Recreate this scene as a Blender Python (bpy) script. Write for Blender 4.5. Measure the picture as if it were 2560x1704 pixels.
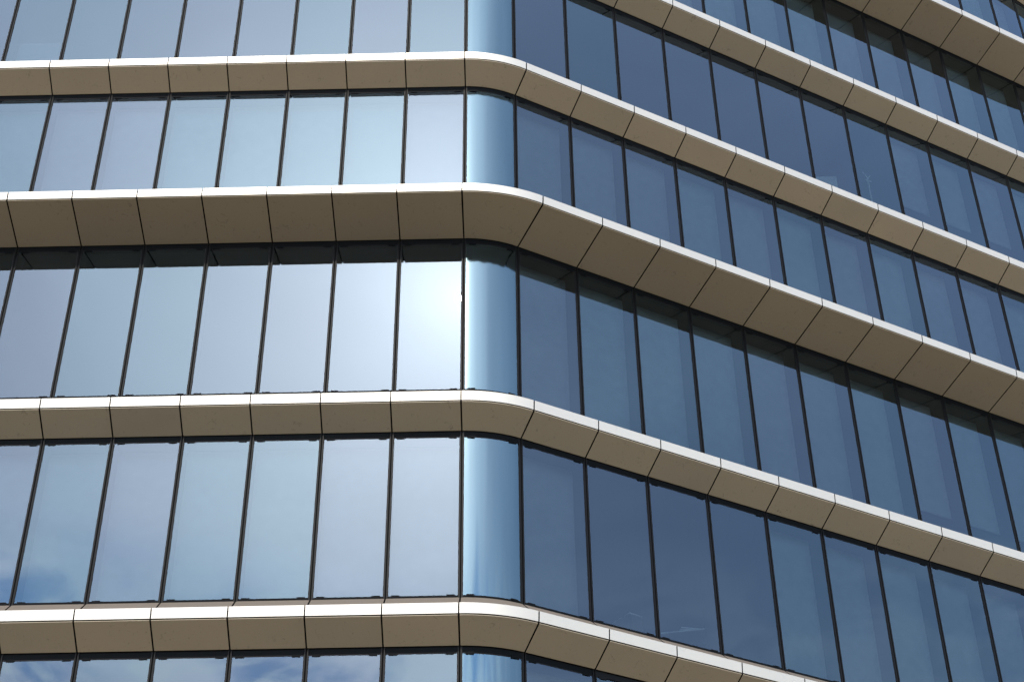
import bpy, bmesh, math, random
from mathutils import Vector, Matrix

# ------------------------------------------------------------------ scene
for o in list(bpy.data.objects): bpy.data.objects.remove(o, do_unlink=True)
S = bpy.context.scene
COL = S.collection
U = 1.2                       # metres per facade module
GZ = 19.3                     # ground lies this many modules under the plan origin

# ------------------------------------------------------------------ camera
cd = bpy.data.cameras.new("camera"); cam = bpy.data.objects.new("camera", cd); COL.objects.link(cam)
cd.sensor_width = 36.0; cd.lens = 57.385; cd.clip_end = 6000.0
CX = Vector((0.9997749799, 0.0185829727, -0.0102304781))
CY = Vector((0.0194058967, -0.6064346839, 0.7948964621))
CF = Vector((-0.0085674225, 0.7949161260, 0.6066588431))
CC = Vector((0.9405255305, -21.0034081232, -17.9487477253 + GZ)) * U
cam.matrix_world = Matrix(((CX.x, CY.x, -CF.x, CC.x), (CX.y, CY.y, -CF.y, CC.y), (CX.z, CY.z, -CF.z, CC.z), (0, 0, 0, 1)))
S.camera = cam

# ------------------------------------------------------------------ sun, sky, exposure
SUN = Vector((-0.0367, -0.7779, 0.6273)).normalized()
SUN_EL = math.asin(SUN.z); SUN_AZ = math.atan2(SUN.x, SUN.y)
ld = bpy.data.lights.new("sun", 'SUN'); ld.energy = 2.7; ld.angle = math.radians(0.53); ld.color = (1.0, 0.92, 0.80)
sun = bpy.data.objects.new("sun", ld); COL.objects.link(sun)
sun.rotation_mode = 'QUATERNION'; sun.rotation_quaternion = (-SUN).to_track_quat('-Z', 'Y'); sun.location = (0, -40, 60)

S.view_settings.view_transform = 'Standard'; S.view_settings.look = 'None'
S.view_settings.exposure = 0.3; S.view_settings.gamma = 1.0; S.view_settings.use_curve_mapping = False
S.cycles.max_bounces = 10; S.cycles.transparent_max_bounces = 16; S.cycles.glossy_bounces = 6
S.cycles.sample_clamp_indirect = 8.0; S.cycles.caustics_reflective = False; S.cycles.caustics_refractive = False

class NT:
    """small helper for node trees"""
    def __init__(s, tree): s.t = tree; s.n = tree.nodes; s.l = tree.links
    def node(s, typ, **kw):
        n = s.n.new(typ)
        for k, v in kw.items(): setattr(n, k, v)
        return n
    def put(s, sock, v):
        if isinstance(v, bpy.types.NodeSocket): s.l.new(v, sock)
        elif v is not None: sock.default_value = v
    def math(s, op, a, b=None, c=None, clamp=False):
        n = s.node('ShaderNodeMath', operation=op); n.use_clamp = clamp
        for i, v in enumerate((a, b, c)): s.put(n.inputs[i], v)
        return n.outputs[0]
    def vmath(s, op, a, b=None):
        n = s.node('ShaderNodeVectorMath', operation=op); s.put(n.inputs[0], a)
        if b is not None: s.put(n.inputs[1], b)
        return n
    def mix(s, f, a, b, mode='MIX'):
        n = s.node('ShaderNodeMix', data_type='RGBA', blend_type=mode)
        s.put(n.inputs[0], f); s.put(n.inputs[6], a); s.put(n.inputs[7], b); return n.outputs[2]
    def noise(s, vec, scale, detail=4, rough=0.5, dist=0.0):
        n = s.node('ShaderNodeTexNoise'); s.put(n.inputs['Vector'], vec)
        n.inputs['Scale'].default_value = scale; n.inputs['Detail'].default_value = detail
        n.inputs['Roughness'].default_value = rough; n.inputs['Distortion'].default_value = dist
        return n.outputs[0]
    def ramp(s, v, lo, hi, a=0.0, b=1.0):
        n = s.node('ShaderNodeMapRange', interpolation_type='SMOOTHSTEP'); s.put(n.inputs[0], v)
        for i, x in enumerate((lo, hi, a, b)): n.inputs[i+1].default_value = x
        return n.outputs[0]

def rgb(*c): return (c[0], c[1], c[2], 1.0)

SKY_STRENGTH = 0.15
W = bpy.data.worlds.new("World"); S.world = W; W.use_nodes = True
k = NT(W.node_tree); k.n.clear()
tc = k.node('ShaderNodeTexCoord'); D = tc.outputs['Generated']
sky = k.node('ShaderNodeTexSky', sky_type='NISHITA'); sky.sun_disc = False
sky.sun_elevation = SUN_EL; sky.sun_rotation = SUN_AZ
sky.air_density = 1.0; sky.dust_density = 1.0; sky.ozone_density = 2.0
cosang = k.vmath('DOT_PRODUCT', D, tuple(SUN)).outputs['Value']
ang = k.math('MULTIPLY', k.math('ARCCOSINE', k.math('MINIMUM', cosang, 0.999999)), 180/math.pi)   # degrees from the sun
sep = k.node('ShaderNodeSeparateXYZ'); k.l.new(D, sep.inputs[0])
zc = k.math('MAXIMUM', sep.outputs[2], 0.03)
flat = k.vmath('DIVIDE', D, None); cmb = k.node('ShaderNodeCombineXYZ')
for i in range(3): k.l.new(zc, cmb.inputs[i])
k.l.new(cmb.outputs[0], flat.inputs[1]); P = flat.outputs[0]          # cloud-layer coordinates
# bright aureole and a thin high veil of cloud round the sun, torn into cumulus lower down
def aure(width, amp): return k.math('MULTIPLY', k.math('EXPONENT', k.math('MULTIPLY', ang, -1/width)), amp)
veiln = k.ramp(k.noise(P, 1.5, 6, 0.6, 0.7), 0.28, 0.72, 0.72, 1.12)
blue = k.vmath('SCALE', (0.79, 0.90, 1.0)); k.l.new(k.math('MULTIPLY', aure(33.0, 19.5), veiln), blue.inputs['Scale'])
white = k.vmath('SCALE', (1.0, 0.96, 0.91)); k.l.new(k.math('ADD', aure(2.5, 38.0), aure(5.5, 11.0)), white.inputs['Scale'])
base = k.vmath('MULTIPLY', sky.outputs[0], (2.05, 2.08, 2.15)).outputs[0]
skyc = k.vmath('ADD', k.vmath('ADD', base, blue.outputs[0]).outputs[0], white.outputs[0]).outputs[0]
cum = k.ramp(k.noise(P, 6.5, 8, 0.55, 0.6), 0.44, 0.62, 0.0, 1.0)
low = k.ramp(sep.outputs[2], 0.447, 0.515, 1.0, 0.0)                     # cumulus only below about 30 degrees
hole = k.math('MULTIPLY', low, k.ramp(k.noise(P, 4.2, 5, 0.5, 0.5), 0.40, 0.60, 0.78, 0.0))
skyc = k.mix(k.math('MULTIPLY', hole, k.math('MULTIPLY', k.ramp(ang, 8, 16, 0.0, 1.0), k.ramp(ang, 24, 38, 1.0, 0.0))), skyc, rgb(4.6, 11.0, 22.0))    # clear blue gaps
cum = k.math('MULTIPLY', k.math('MULTIPLY', cum, low), k.ramp(ang, 24, 46, 0.62, 0.06))
cumcol = k.vmath('SCALE', (0.88, 0.95, 1.0)); k.l.new(k.math('ADD', aure(14.0, 20.0), 29.0), cumcol.inputs['Scale'])
skyc = k.mix(cum, skyc, cumcol.outputs[0])
bg = k.node('ShaderNodeBackground'); bg.inputs[1].default_value = SKY_STRENGTH
k.l.new(skyc, bg.inputs[0]); wo = k.node('ShaderNodeOutputWorld'); k.l.new(bg.outputs[0], wo.inputs[0])

# ------------------------------------------------------------------ materials
def newmat(name):
    m = bpy.data.materials.new(name); m.use_nodes = True; t = NT(m.node_tree); t.n.clear()
    out = t.node('ShaderNodeOutputMaterial'); return m, t, out
def principled(t, out, col, rough, metal=0.0, spec=0.5, normal=None):
    b = t.node('ShaderNodeBsdfPrincipled'); t.put(b.inputs['Base Color'], col); t.put(b.inputs['Roughness'], rough)
    t.put(b.inputs['Metallic'], metal); b.inputs['Specular IOR Level'].default_value = spec
    if normal is not None: t.l.new(normal, b.inputs['Normal'])
    t.l.new(b.outputs[0], out.inputs[0]); return b
def objco(t): return t.node('ShaderNodeTexCoord').outputs['Object']
def objrand(t): return t.node('ShaderNodeObjectInfo').outputs['Random']
def bump(t, h, strength, dist):
    b = t.node('ShaderNodeBump'); b.inputs['Strength'].default_value = strength; b.inputs['Distance'].default_value = dist
    t.put(b.inputs['Height'], h); return b.outputs[0]

def metal_panel(name, ca, cb, rough, metal, spots=0.0):
    m, t, out = newmat(name); co = objco(t)
    f = t.math('ADD', t.math('MULTIPLY', t.noise(co, 0.7, 3), 0.6), t.math('MULTIPLY', objrand(t), 0.4))
    c = t.mix(f, rgb(*ca), rgb(*cb))
    if spots:
        s1 = t.ramp(t.noise(co, 7.0, 6, 0.72, 1.5), 0.58, 0.72); s2 = t.ramp(t.noise(co, 34.0, 2), 0.70, 0.77)
        sm = t.math('MULTIPLY', t.math('MAXIMUM', s1, s2), spots)
        c = t.mix(sm, c, rgb(ca[0]*0.35, ca[1]*0.33, ca[2]*0.32))
    r = t.math('ADD', t.math('MULTIPLY', t.noise(co, 3.0, 4), 0.14), rough - 0.07)
    principled(t, out, c, r, metal, 0.5, bump(t, t.noise(co, 1.1, 2), 0.12, 0.02)); return m
M = {}
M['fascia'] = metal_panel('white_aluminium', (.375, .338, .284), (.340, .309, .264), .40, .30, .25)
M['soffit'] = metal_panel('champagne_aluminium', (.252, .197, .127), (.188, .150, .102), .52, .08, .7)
M['bounce_top'] = metal_panel('warm_bounce_top', (.50, .37, .24), (.44, .33, .22), .7, .0, .3)  # unseen wide ledge tops, coloured pale to bounce warm light onto soffits above
M['sill'] = metal_panel('bronze_aluminium', (.085, .060, .038), (.075, .055, .036), .7, .0, .2)
def plain(name, col, rough, metal=0.0, spec=0.5):
    m, t, out = newmat(name); n = t.noise(objco(t), 5.0, 4)
    c = t.mix(n, rgb(*[x*0.8 for x in col]), rgb(*[x*1.2 for x in col])); principled(t, out, c, rough, metal, spec); return m
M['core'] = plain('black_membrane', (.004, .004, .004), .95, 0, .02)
M['frame'] = plain('black_frame', (.003, .0035, .004), .6, 0, .04)
M['mullion'] = plain('dark_bronze_mullion', (.0045, .0042, .004), .45, .0, .08)
M['gasket'] = plain('grey_gasket', (.009, .009, .010), .6, 0, .08)
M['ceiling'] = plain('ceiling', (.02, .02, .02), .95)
M['inner'] = plain('inner_wall', (.12, .115, .11), .9)
M['carpet'] = plain('carpet', (.05, .05, .055), .95)
M['blind'] = plain('roller_blind_fabric', (.37, .40, .42), .9)
M['white'] = plain('white_enamel', (.78, .78, .76), .4)
M['card'] = plain('pale_cardboard', (.62, .66, .63), .8)

def glass(name, curved):
    m, t, out = newmat(name); co = objco(t); rnd = objrand(t)
    ct = t.node('ShaderNodeTexCoord')
    mp = t.node('ShaderNodeMapping'); t.l.new(co, mp.inputs[0])
    mp.inputs['Scale'].default_value = (7.0, 7.0, 0.05) if curved else (0.9, 0.9, 0.5)
    nz = t.node('ShaderNodeTexNoise'); t.l.new(mp.outputs[0], nz.inputs['Vector']); nz.inputs['Scale'].default_value = 1.0; nz.inputs['Detail'].default_value = 3.0 if curved else 1.0
    off = t.vmath('SCALE', t.vmath('SUBTRACT', nz.outputs['Color'], (0.5, 0.5, 0.5)).outputs[0]); off.inputs['Scale'].default_value = 0.05 if curved else 0.004
    nb = t.vmath('NORMALIZE', t.vmath('ADD', t.node('ShaderNodeNewGeometry').outputs['Normal'], off.outputs[0]).outputs[0]).outputs[0]
    fr = t.node('ShaderNodeFresnel'); fr.inputs[0].default_value = 1.95 if curved else 1.75; t.l.new(nb, fr.inputs[1])
    gl = t.node('ShaderNodeBsdfGlossy'); gl.inputs['Roughness'].default_value = 0.075 if curved else 0.0; t.l.new(nb, gl.inputs['Normal'])
    tint = t.mix(t.ramp(rnd, 0.3, 0.7), rgb(0.685, 0.88, 1.0), rgb(0.722, 0.863, 1.0))
    if curved: tint = rgb(0.60, 0.86, 1.0)
    t.put(gl.inputs[0], tint)
    tr = t.node('ShaderNodeBsdfTransparent'); tr.inputs[0].default_value = rgb(.31, .37, .39)
    mx = t.node('ShaderNodeMixShader'); t.l.new(fr.outputs[0], mx.inputs[0]); t.l.new(tr.outputs[0], mx.inputs[1]); t.l.new(gl.outputs[0], mx.inputs[2])
    t.l.new(mx.outputs[0], out.inputs[0]); return m
M['glass'] = glass('coated_glass', False); M['cglass'] = glass('curved_coated_glass', True)
def clearback():
    m, t, out = newmat('glass_inner_face'); tr = t.node('ShaderNodeBsdfTransparent'); tr.inputs[0].default_value = rgb(.97, .98, .98)
    t.l.new(tr.outputs[0], out.inputs[0]); return m
M['gback'] = clearback()

# ------------------------------------------------------------------ plan path: left front, curved corner, right front, far corner
R = 1.6909; TH = 0.52064; W2 = 1.07922; NR = 12; R2 = 8.0; NA = 5; ARC2 = 0.90/R2
E1 = Vector((math.cos(TH), math.sin(TH))); N1 = Vector((math.sin(TH), -math.cos(TH)))
C2 = E1*(NR*W2) + N1*(R-R2)      # centre of the far, gentler bend
TH2 = TH + ARC2*NA
def frame(t):
    """base centre, outward normal, tangent at station t (in modules)"""
    if t <= 0: return Vector((t, 0)), Vector((0, -1)), Vector((1, 0))
    if t <= 1:
        a = t*TH; return Vector((0, 0)), Vector((math.sin(a), -math.cos(a))), Vector((math.cos(a), math.sin(a)))
    if t <= 1+NR: return E1*((t-1)*W2), N1, E1
    a = TH + (min(t, 1+NR+NA)-1-NR)*ARC2; n = Vector((math.sin(a), -math.cos(a))); tg = Vector((math.cos(a), math.sin(a)))
    c = C2 + n*(R2-R)
    if t > 1+NR+NA: c = c + tg*((t-1-NR-NA)*W2)
    return c, n, tg
def pos(t, r, z, s=0.0):
    c, n, tg = frame(t); p = c + n*r + tg*s
    return Vector((p.x*U, p.y*U, (z+GZ)*U))
def isarc(t0): return t0 == 0 or 1+NR <= t0 < 1+NR+NA
def stations(t0, t1, gap, seg=20):
    """(t, tangential shift) list over one or several modules"""
    if isarc(round(t0)) and round(t1-t0) == 1:
        ln = R*TH if round(t0) == 0 else R2*ARC2; n = seg if round(t0) == 0 else 6; d = gap/2/ln
        return [[t0 + d + (1-2*d)*i/n, 0.0] for i in range(n+1)]
    out = []
    t = t0
    while t < t1 - 1e-6:
        n = (seg if t < .5 else 6) if isarc(round(t)) else 1
        for i in range(n): out.append([t + i/n, 0.0])
        t = round(t) + 1
    out.append([t1, 0.0]); out[0][1] = gap/2; out[-1][1] = -gap/2
    # a start station sitting on a joint must use the module that follows it
    return out
def spos(st, r, z, first):
    t, s = st
    return pos(t + (1e-7 if first else 0), r, z, s)

def obj(name, me, mats, parent=None):
    o = bpy.data.objects.new(name, me)
    for m in mats: me.materials.append(m)
    COL.objects.link(o)
    if parent: o.parent = parent
    return o
def sweep_into(bm, prof, st, mi=0, dark=()):
    """dark: profile edges (and both ends) that take the second material, black painted in as shade inside the joints"""
    rings = []
    for i, s in enumerate(st):
        rings.append([bm.verts.new(spos(s, r, z, i == 0)) for r, z in prof])
    n = len(prof)
    for a, b in zip(rings[:-1], rings[1:]):
        for j in range(n):
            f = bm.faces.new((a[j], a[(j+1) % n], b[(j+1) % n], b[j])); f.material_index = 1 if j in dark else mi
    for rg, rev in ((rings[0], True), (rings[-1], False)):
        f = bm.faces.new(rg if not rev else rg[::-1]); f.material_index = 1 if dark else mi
def finish(bm, name):
    bmesh.ops.recalc_face_normals(bm, faces=bm.faces[:])
    me = bpy.data.meshes.new(name); bm.to_mesh(me); bm.free(); return me
def sweep(name, prof, st, mats, parent, dark=()):
    bm = bmesh.new(); sweep_into(bm, prof, st, 0, dark)
    return obj(name, finish(bm, name), mats, parent)
DARK = {'fascia_panel': (3, 4, 5, 6, 7, 8), 'soffit_panel': (1, 2, 3), 'sill_panel': (1, 2, 3)}  # returns, undersides and ends painted black as joint shade
def smooth_arc(o, deg=12):
    o.data.shade_smooth() if hasattr(o.data, 'shade_smooth') else None
    try: o.data.set_sharp_from_angle(angle=math.radians(deg))
    except Exception: pass

# ------------------------------------------------------------------ levels
#         zb (fascia foot), fascia height, projection, soffit rise (negative = soffit dips inwards)
LED = {-2: (-14.68, .165, .397, -.252), -1: (-11.31, .165, .8155, -.252),
        0: (-7.9317, .1637, .3995, -.2576), 1: (-4.5557, .1692, .3967, -.2525), 2: (-.9219, .161, .8155, -.2549),
        3: (2.4683, .1637, .3936, -.252), 4: (5.8404, .1621, .3974, -.2456), 5: (9.225, .1665, .8084, -.2502),
        6: (12.60, .165, .397, -.252), 7: (15.98, .165, .397, -.252)}
ERR = {0: .009, 1: .0019, 2: -.0007, 3: -.0023, 4: -.0005, 5: -.0075}
SILL_UP = .462               # glass foot above the fascia foot
GR = R - .020                # glass plane
TMIN, TMAX = -16, 22

def to_px(p):
    v = p - CC; z = v.dot(CF)
    if z <= 0.1: return None
    f = 57.385/36*1024
    return 512 + f*v.dot(CX)/z, 340.5 - f*v.dot(CY)/z
def seen(t0, z0, z1, margin=0, r=R):
    """rough visible share in the photo of a facade module"""
    n = 0
    for i in range(8):
        for j in range(8):
            q = to_px(pos(t0 + (i+.5)/8, r, z0 + (z1-z0)*(j+.5)/8))
            if q and -margin <= q[0] <= 1024+margin and -margin <= q[1] <= 681+margin: n += 1
    if not n: return 0.0
    a = [to_px(pos(t0, r, z0)), to_px(pos(t0+1, r, z0)), to_px(pos(t0+1, r, z1)), to_px(pos(t0, r, z1))]
    if None in a: return 0.0
    ar = 0
    for (x0, y0), (x1, y1) in zip(a, a[1:]+a[:1]): ar += x0*y1 - x1*y0
    return abs(ar)/2*n/64

B = bpy.data.objects.new("office_building", None); COL.objects.link(B)
B.location = (0, 0, 0)
B["label"] = "glass office building with white and champagne metal ledges wrapping round a curved corner"
B["category"] = "building"

def line_cross(rho):
    """plan corner where the two fronts, moved to signed distance rho, meet"""
    a, b = Vector((0, -1)), N1; return (a+b)*(rho/(1+a.dot(b)))
def plan_poly(r, depth):
    pts = []
    ts = [TMIN] + [i/8 for i in range(0, 9)] + [1+NR+i/2 for i in range(0, 2*NA+1)] + [TMAX]
    for t in ts:
        c, n, tg = frame(t); q = c + n*r; pts.append(q)
    back = []
    c, n, tg = frame(TMAX); back.append(c - n*depth)
    q = line_cross(-depth); back.append(q)
    c, n, tg = frame(TMIN); back.append(c - n*depth)
    return pts + back
def prism(name, poly, z0, z1, mats, parent, mi=(0, 0, 0)):
    bm = bmesh.new()
    a = [bm.verts.new((p.x*U, p.y*U, (z0+GZ)*U)) for p in poly]; b = [bm.verts.new((p.x*U, p.y*U, (z1+GZ)*U)) for p in poly]
    bm.faces.new(a[::-1]).material_index = mi[0]; bm.faces.new(b).material_index = mi[1]
    n = len(poly)
    for i in range(n): bm.faces.new((a[i], a[(i+1) % n], b[(i+1) % n], b[i])).material_index = mi[2]
    return obj(name, finish(bm, name), mats, parent)

# ------------------------------------------------------------------ ledges
GAP = .022; FG = .020
def fascia_prof(i):
    zb, hf, d, dz = LED[i]; e = .004
    ro = R + d; z0 = zb + FG*.5; z1 = zb + hf; tp = .0109
    return [(ro, z0+.003), (ro+tp, z1-e), (ro+tp-e, z1), (ro-.05, z1-.004), (ro-.05, z1-.02), (ro-.022, z1-.024), (ro-.020, z0+.05), (ro-.008, z0+.03), (ro-.008, z0+.001), (ro-.004, z0)]
def soffit_prof(i):
    zb, hf, d, dz = LED[i]; e = ERR.get(i, 0)
    ro, zo = R + d - .004, zb - FG*.5 + .001; ri, zi = R + e, zb + dz
    L = math.hypot(ro-ri, zo-zi); ux, uz = (ri-ro)/L, (zi-zo)/L; nx, nz = -uz, ux      # along, and up/in normal
    if nz < 0: nx, nz = -nx, -nz
    c = .006; th = .026
    return [(ro+ux*c, zo+uz*c), (ro+nx*c, zo+nz*c), (ro+nx*th, zo+nz*th), (ri+nx*th, zi+nz*th), (ri+nx*c, zi+nz*c), (ri-ux*c, zi-uz*c)]
def sill_prof(i):
    zb, hf, d, dz = LED[i]
    r0, z0 = R - .012, zb + SILL_UP; r1, z1 = R + d - .03, zb + hf - .06
    return [(r0, z0), (r1, z1), (r1, z1-.02), (r0, z0-.022)]
def core_prof(i):
    zb, hf, d, dz = LED[i]
    return [(R+d-.040, zb+hf-.07), (R-.0, zb+SILL_UP-.04), (R-.14, zb+SILL_UP-.04), (R-.14, zb+dz+.012), (R-.02, zb+dz+.012),
            (R+.0, zb+dz+.045), (R+d-.032, zb+.012)]
n_panels = 0
for i in sorted(LED):
    zb, hf, d, dz = LED[i]
    Lg = sweep('ledge', core_prof(i), stations(TMIN, TMAX, 0), [M['core']], B)
    rest = {'fascia_panel': [], 'soffit_panel': [], 'sill_panel': []}
    for t in range(TMIN, TMAX):
        vf = seen(t, zb, zb+hf, 40, R+d); vs = seen(t, zb+dz, zb, 40, R+d*.5)
        st = stations(t, t+1, GAP); stf = stations(t, t+1, GAP*.8)
        sm = 'bounce_top' if d > .6 else 'sill'
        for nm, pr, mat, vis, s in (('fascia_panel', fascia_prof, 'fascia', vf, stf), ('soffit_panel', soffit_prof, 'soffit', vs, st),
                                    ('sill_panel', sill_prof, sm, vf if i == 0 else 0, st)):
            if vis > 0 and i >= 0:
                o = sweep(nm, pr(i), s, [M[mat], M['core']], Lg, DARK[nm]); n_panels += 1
                if isarc(t): smooth_arc(o)
            else: rest[nm].append((pr, s, mat))
    for nm, lst in rest.items():
        if not lst: continue
        bm = bmesh.new()
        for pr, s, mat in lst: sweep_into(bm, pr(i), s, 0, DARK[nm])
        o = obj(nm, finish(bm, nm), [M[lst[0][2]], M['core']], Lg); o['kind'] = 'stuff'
        smooth_arc(o)

# ------------------------------------------------------------------ windows
MW = .056
def mullion_bm(bm, t, z0, z1):
    h = MW/2; g = .010
    c0 = .034
    def bar(s0, s1, r0, r1, mi):
        vs = []
        for z in (z0, z1):
            vs.append([bm.verts.new(pos(t, r, z, s)) for s, r in ((s0, r0), (s1, r0), (s1, r1), (s0, r1))])
        a, b = vs
        for f in (a[::-1], b, *[(a[j], a[(j+1) % 4], b[(j+1) % 4], b[j]) for j in range(4)]): bm.faces.new(f).material_index = mi
    bar(-h, -g, R-.11, R-.004, 0); bar(g, h, R-.11, R-.004, 0)       # two fins
    bar(-.027, .027, R-.34, R-.1105, 0)                              # inner post
    bar(-g+.0005, g-.0005, R-.105, R-.022, 1)                        # black groove between them
    bar(-h-.007, -h-.0004, R-.03, R-.012, 2); bar(h+.0004, h+.007, R-.03, R-.012, 2)   # gaskets
def box_s(bm, t0, t1, r0, r1, z0, z1, mi=0, gap=0.0):
    sweep_into(bm, [(r0, z0), (r1, z0), (r1, z1), (r0, z1)], stations(t0, t1, gap), mi)
def local_box(bm, t, s0, s1, r0, r1, z0, z1, mi=0):
    vs = []
    for z in (z0, z1): vs.append([bm.verts.new(pos(t, r, z, s)) for s, r in ((s0, r0), (s1, r0), (s1, r1), (s0, r1))])
    a, b = vs
    for f in (a[::-1], b, *[(a[j], a[(j+1) % 4], b[(j+1) % 4], b[j]) for j in range(4)]): bm.faces.new(f).material_index = mi
HEADF, SILLF = .082, .034
def head_bm(bm, t, z0, z1):
    """black head rail with its grey gasket line and two clips"""
    box_s(bm, t, t+1, R-.10, R-.012, z1-HEADF, z1+.004, 0, MW+.001)
    box_s(bm, t, t+1, R-.06, R-.015, z1-HEADF-.014, z1-HEADF-.0005, 1, MW+.016)
    for te, s0, s1 in clips(t): local_box(bm, te, s0, s1, R-.03, R-.010, z1-HEADF-.026, z1-HEADF+.02, 0)
def foot_bm(bm, t, z0, z1):
    box_s(bm, t, t+1, R-.10, R-.012, z0-.03, z0+SILLF, 0, MW+.001)
    for te, s0, s1 in clips(t): local_box(bm, te, s0, s1, R-.03, R-.010, z0+SILLF-.012, z0+SILLF+.013, 0)
def clips(t): return [(t+1e-6, .075, .185), (t+1, -.185, -.075)]
def pane_mesh(t, z0, z1, rng):
    """thin solid pane: outer face (reflecting), inner face and edges"""
    bm = bmesh.new(); st = stations(t, t+1, MW+.002, 40); rings = []
    a = rng.gauss(0, .0007); b = rng.gauss(0, .0007)                    # tiny set of the pane in its frame
    nst = len(st)
    fr, bk = [], []
    for i, s in enumerate(st):
        u = i/(nst-1) - .5
        if isarc(t): o0 = o1 = 0
        else: o0 = a*u - b*.5; o1 = a*u + b*.5
        fr.append((bm.verts.new(spos(s, GR+o0, z0, i == 0)), bm.verts.new(spos(s, GR+o1, z1, i == 0))))
        bk.append((bm.verts.new(spos(s, GR-.022, z0, i == 0)), bm.verts.new(spos(s, GR-.022, z1, i == 0))))
    for (p, q), (r_, s_) in zip(fr[:-1], fr[1:]): f = bm.faces.new((p, r_, s_, q)); f.material_index = 0; f.smooth = True
    for (p, q), (r_, s_) in zip(bk[:-1], bk[1:]): f = bm.faces.new((p, q, s_, r_)); f.material_index = 1; f.smooth = True
    me = bpy.data.meshes.new('window'); bm.to_mesh(me); bm.free(); return me
def blind_bm(bm, t, ztop, zbot):
    st = stations(t, t+1, .062)
    sweep_into(bm, [(GR-.31, zbot), (GR-.306, zbot), (GR-.306, ztop), (GR-.31, ztop)], st, 0)
    sweep_into(bm, [(GR-.318, zbot-.02), (GR-.298, zbot-.02), (GR-.298, zbot), (GR-.318, zbot)], st, 0)

rows = []
lv = sorted(LED)
for a, b in zip(lv[:-1], lv[1:]): rows.append((a, LED[a][0]+SILL_UP, LED[b][0]+LED[b][3]))
wins = []
for row, z0, z1 in rows:
    for t in range(TMIN, TMAX): wins.append((seen(t, z0, z1, 0, GR), row, t, z0, z1))
wins.sort(key=lambda w: -w[0])
single = [w for w in wins if w[0] > 1.0][:100]
sset = {(w[1], w[2]) for w in single}
print('windows in view', len([w for w in wins if w[0] > 1.0]), 'panels', n_panels)
# how far each blind is let down (share of the glass), by storey and module; None = no blind
def blind_drop(row, t, rng):
    j = t - 1
    if t < 0: return 1.0 if row in (0, 2) else None
    if t == 0: return None
    if row == 0: return None if j in (1, 2, 3) else 1.0
    if row == 1: return 1.0 if j < 7 else .82
    if row == 2: return 1.0 if j < 4 else .76
    if row == 3: return None if j < 8 else .68
    return 1.0
restbm = {'pane': bmesh.new(), 'bar': bmesh.new()}
for row, z0, z1 in rows:
    for t in range(TMIN, TMAX):
        rng = random.Random(row*131 + t*17 + 5)
        me = pane_mesh(t, z0, z1, rng)
        gm = M['cglass'] if t == 0 else M['glass']
        if (row, t) in sset:
            w = obj('window', me, [gm, M['gback']], B)
            bm = bmesh.new(); mullion_bm(bm, t + (0 if t != 1 else 0), z0-.02, z1+.02)
            obj('mullion', finish(bm, 'mullion'), [M['mullion'], M['core'], M['gasket']], w)
            bm = bmesh.new(); head_bm(bm, t, z0, z1)
            obj('head_rail', finish(bm, 'head_rail'), [M['frame'], M['gasket']], w)
            bm = bmesh.new(); foot_bm(bm, t, z0, z1)
            obj('sill_rail', finish(bm, 'sill_rail'), [M['frame'], M['gasket']], w)
            dr = blind_drop(row, t, rng)
            if dr:
                bm = bmesh.new(); zt = z1 - .06; blind_bm(bm, t, zt, zt - (zt - z0 - .04)*dr)
                obj('roller_blind', finish(bm, 'roller_blind'), [M['blind']], w)
        else:
            restbm['pane'].from_mesh(me); bpy.data.meshes.remove(me)
            mullion_bm(restbm['bar'], t, z0-.02, z1+.02); head_bm(restbm['bar'], t, z0, z1); foot_bm(restbm['bar'], t, z0, z1)
me = bpy.data.meshes.new('window_band'); restbm['pane'].to_mesh(me)
wb = obj('window_band', me, [M['glass'], M['gback']], B); wb['kind'] = 'stuff'
wg = obj('mullion_grid', finish(restbm['bar'], 'mullion_grid'), [M['mullion'], M['core'], M['gasket']], wb); wg['kind'] = 'stuff'

# ------------------------------------------------------------------ floors and inner walls
for i in sorted(LED):
    zb, hf, d, dz = LED[i]
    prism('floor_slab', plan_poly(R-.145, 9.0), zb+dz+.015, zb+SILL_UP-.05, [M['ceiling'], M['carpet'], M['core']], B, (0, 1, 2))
def inner_wall():
    a, b = 5.0, 8.95
    pts = []
    c, n, tg = frame(TMIN); p0 = c - n*a; q0 = c - n*b
    c, n, tg = frame(TMAX); p1 = c - n*a
    poly = [p0, line_cross(-a), frame(1+NR)[0] - N1*a, frame(TMAX)[0] - frame(TMAX)[1]*a, frame(TMAX)[0] - frame(TMAX)[1]*b, line_cross(-b), q0]
    prism('inner_wall', poly, -19.28, 16.5, [M['inner']], B)
inner_wall()
# end walls, roof and the storeys below the frame
bm = bmesh.new()
c, n, tg = frame(TMIN)
sweepz = (-19.29, 17.0)
for T, sg in ((TMIN, -1), (TMAX, 1)):
    c, n, tg = frame(T); q = [c + n*(R-.01), c - n*9.2, c - n*9.2 + tg*(sg*.3), c + n*(R-.01) + tg*(sg*.3)]
    a = [bm.verts.new((p.x*U, p.y*U, (sweepz[0]+GZ)*U)) for p in q]; b2 = [bm.verts.new((p.x*U, p.y*U, (sweepz[1]+GZ)*U)) for p in q]
    bm.faces.new(a[::-1]); bm.faces.new(b2)
    for j in range(4): bm.faces.new((a[j], a[(j+1) % 4], b2[(j+1) % 4], b2[j]))
obj('end_wall', finish(bm, 'end_wall'), [M['soffit']], B)
prism('plinth', plan_poly(R-.15, 9.0), -19.29, LED[-2][0]-.3, [M['inner']], B)

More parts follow.
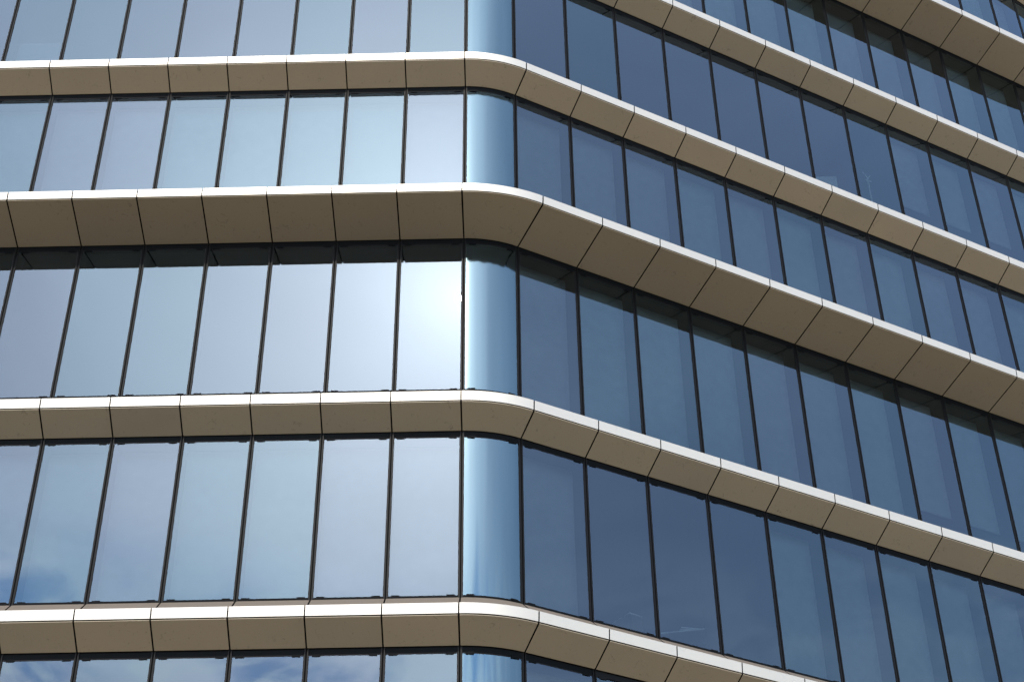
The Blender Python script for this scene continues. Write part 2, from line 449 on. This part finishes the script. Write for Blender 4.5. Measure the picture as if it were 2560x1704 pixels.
# ------------------------------------------------------------------ things standing in the rooms behind the glass
def thing(name, label, cat, loc, rz=0.0, group=None):
    o = bpy.data.objects.new(name, None); COL.objects.link(o); o.location = loc; o.rotation_euler = (0, 0, rz)
    o["label"] = label; o["category"] = cat
    if group: o["group"] = group
    return o
def bx(bm, x0, x1, y0, y1, z0, z1, bev=.004):
    r = bmesh.ops.create_cube(bm, size=1.0)
    for v in r['verts']: v.co = Vector(((x0+x1)/2 + v.co.x*(x1-x0), (y0+y1)/2 + v.co.y*(y1-y0), (z0+z1)/2 + v.co.z*(z1-z0)))
    es = {e for v in r['verts'] for e in v.link_edges}
    if bev: bmesh.ops.bevel(bm, geom=list(es), offset=bev, segments=2, affect='EDGES')
def tube(bm, p, q, r0, r1=None, n=12):
    p, q = Vector(p), Vector(q); r1 = r0 if r1 is None else r1
    d = (q-p); rot = d.to_track_quat('Z', 'Y').to_matrix().to_4x4()
    bmesh.ops.create_cone(bm, cap_ends=True, segments=n, radius1=r0, radius2=r1, depth=d.length, matrix=Matrix.Translation((p+q)/2) @ rot)
def part(name, fn, mat, parent):
    bm = bmesh.new(); fn(bm); return obj(name, finish(bm, name), [mat], parent)
def floor_z(i): return LED[i][0] + SILL_UP - .05
def face_ang(t): n = frame(t)[1]; return math.atan2(n.y, n.x) + math.pi/2      # local -Y looks out of the window
def desk(i, t, off, rz, wd, dp, label, hgt=.74):
    d = thing('desk', label, 'desk', pos(t, R-off, floor_z(i)), face_ang(t) + rz, 'office desks by the windows')
    part('desk_top', lambda b: bx(b, -wd/2, wd/2, -dp/2, dp/2, hgt-.028, hgt), M['white'], d)
    for sx in (-1, 1):
        for sy in (-1, 1):
            x, y = sx*(wd/2-.05), sy*(dp/2-.05); part('leg', lambda b: bx(b, x-.02, x+.02, y-.02, y+.02, .001, hgt-.029, .003), M['mullion'], d)
    return d
# coat stand behind the right front, between the second and third long ledge from the top
cs = thing('coat_stand', 'slim white coat stand with a forked top behind the right hand glass', 'coat stand', pos(8.83, R-.60, floor_z(3)), face_ang(9))
part('pole', lambda b: tube(b, (0, 0, .02), (0, 0, 1.96), .022, .018), M['white'], cs)
part('foot', lambda b: (tube(b, (0, 0, .001), (0, 0, .02), .17, .16, 24)), M['white'], cs)
part('branch', lambda b: tube(b, (0, 0, 1.95), (-.12, .0, 2.10), .016, .010), M['white'], cs)
part('branch', lambda b: tube(b, (0, 0, 1.95), (.12, .0, 2.10), .016, .010), M['white'], cs)
part('hook', lambda b: tube(b, (0, 0, 1.84), (-.085, -.02, 1.87), .012, .016), M['white'], cs)
part('hook', lambda b: tube(b, (0, 0, 1.84), (.085, -.02, 1.87), .012, .016), M['white'], cs)
# tall pale carton standing on the floor one bay to the left of the coat stand
ct = thing('carton', 'tall pale carton standing behind glass one bay left of the coat stand', 'carton', pos(7.56, R-.40, floor_z(3)), 0.0)
part('carton_body', lambda b: bx(b, -.25, .25, -.19, .19, .002, .90, .006), M['card'], ct)
part('flap', lambda b: (bx(b, -.25, -.004, -.19, .19, .901, .907, .001)), M['card'], ct)
part('flap', lambda b: (bx(b, .004, .25, -.19, .19, .901, .907, .001)), M['card'], ct)
part('packing_tape', lambda b: bx(b, -.03, .03, -.192, .192, .9075, .909, 0), M['white'], ct)
# desks low behind the right front, near the corner
desk(0, 3.05, .66, .10, .62, .50, 'small white desk behind glass near the foot of the curved corner')
desk(0, 3.86, .74, -.70, 1.1, .55, 'white desk set askew behind glass, with a heap of papers on it')
pp = thing('paper_heap', 'slumped heap of white papers on the askew desk', 'papers', pos(3.90, R-.60, floor_z(0)+.7415/U), face_ang(3.9) - .5)
rp = random.Random(4)
def papers(b):
    for q in range(9):
        z = q*.009; a = rp.uniform(-.25, .25); dx, dy = rp.uniform(-.04, .04), rp.uniform(-.03, .03)
        r = bmesh.ops.create_cube(b, size=1.0)
        for v in r['verts']:
            c = Vector((v.co.x*.30, v.co.y*.21, 0)); c.rotate(Matrix.Rotation(a, 3, 'Z'))
            v.co = Vector((c.x+dx, c.y+dy, z + .0045 + v.co.z*.0094))
part('sheet', papers, M['white'], pp)
# screen panel behind the top left windows
PANEL_MAT = plain('pale_felt', (.25, .26, .27), .9)
sc_ = thing('partition_panel', 'low pale partition panel behind the top left windows', 'partition', pos(-7.56, R-.36, floor_z(3)), 0.0)
part('panel', lambda b: bx(b, -.44, .44, -.02, .02, .06, 1.22, .01), PANEL_MAT, sc_)
part('foot', lambda b: bx(b, -.40, -.34, -.18, .18, .0, .059), M['white'], sc_)
part('foot', lambda b: bx(b, .34, .40, -.18, .18, .0, .059), M['white'], sc_)

# ------------------------------------------------------------------ ground
def ground():
    m, t, out = newmat('pale_paving'); co = objco(t)
    br = t.node('ShaderNodeTexBrick'); t.l.new(co, br.inputs[0]); br.inputs['Scale'].default_value = 1.2
    br.inputs['Color1'].default_value = rgb(.40, .34, .25); br.inputs['Color2'].default_value = rgb(.36, .31, .235); br.inputs['Mortar'].default_value = rgb(.2, .18, .15)
    c = t.mix(t.math('MULTIPLY', t.noise(co, .05, 4), .5), br.outputs[0], rgb(.33, .29, .23)); principled(t, out, c, .85)
    bm = bmesh.new(); s = 3000
    bm.faces.new([bm.verts.new(p) for p in ((-s, -s, 0), (s, -s, 0), (s, s, 0), (-s, s, 0))])
    o = obj('ground', finish(bm, 'ground'), [m]); o['kind'] = 'structure'
ground()
def dark_bounce_strip():  # unseen dark strip, added to cut ground bounce onto the wide soffits
    m, t, out = newmat('dark_strip_grey'); co = objco(t)
    c = t.mix(t.noise(co, 60.0, 3), rgb(.04, .04, .04), rgb(.075, .072, .068)); principled(t, out, c, .9)
    bm = bmesh.new()
    bm.faces.new([bm.verts.new(p) for p in ((-90, -17, .004), (90, -17, .004), (90, -5, .004), (-90, -5, .004))])
    o = obj('dark_bounce_strip', finish(bm, 'dark_bounce_strip'), [m]); o['kind'] = 'structure'
dark_bounce_strip()
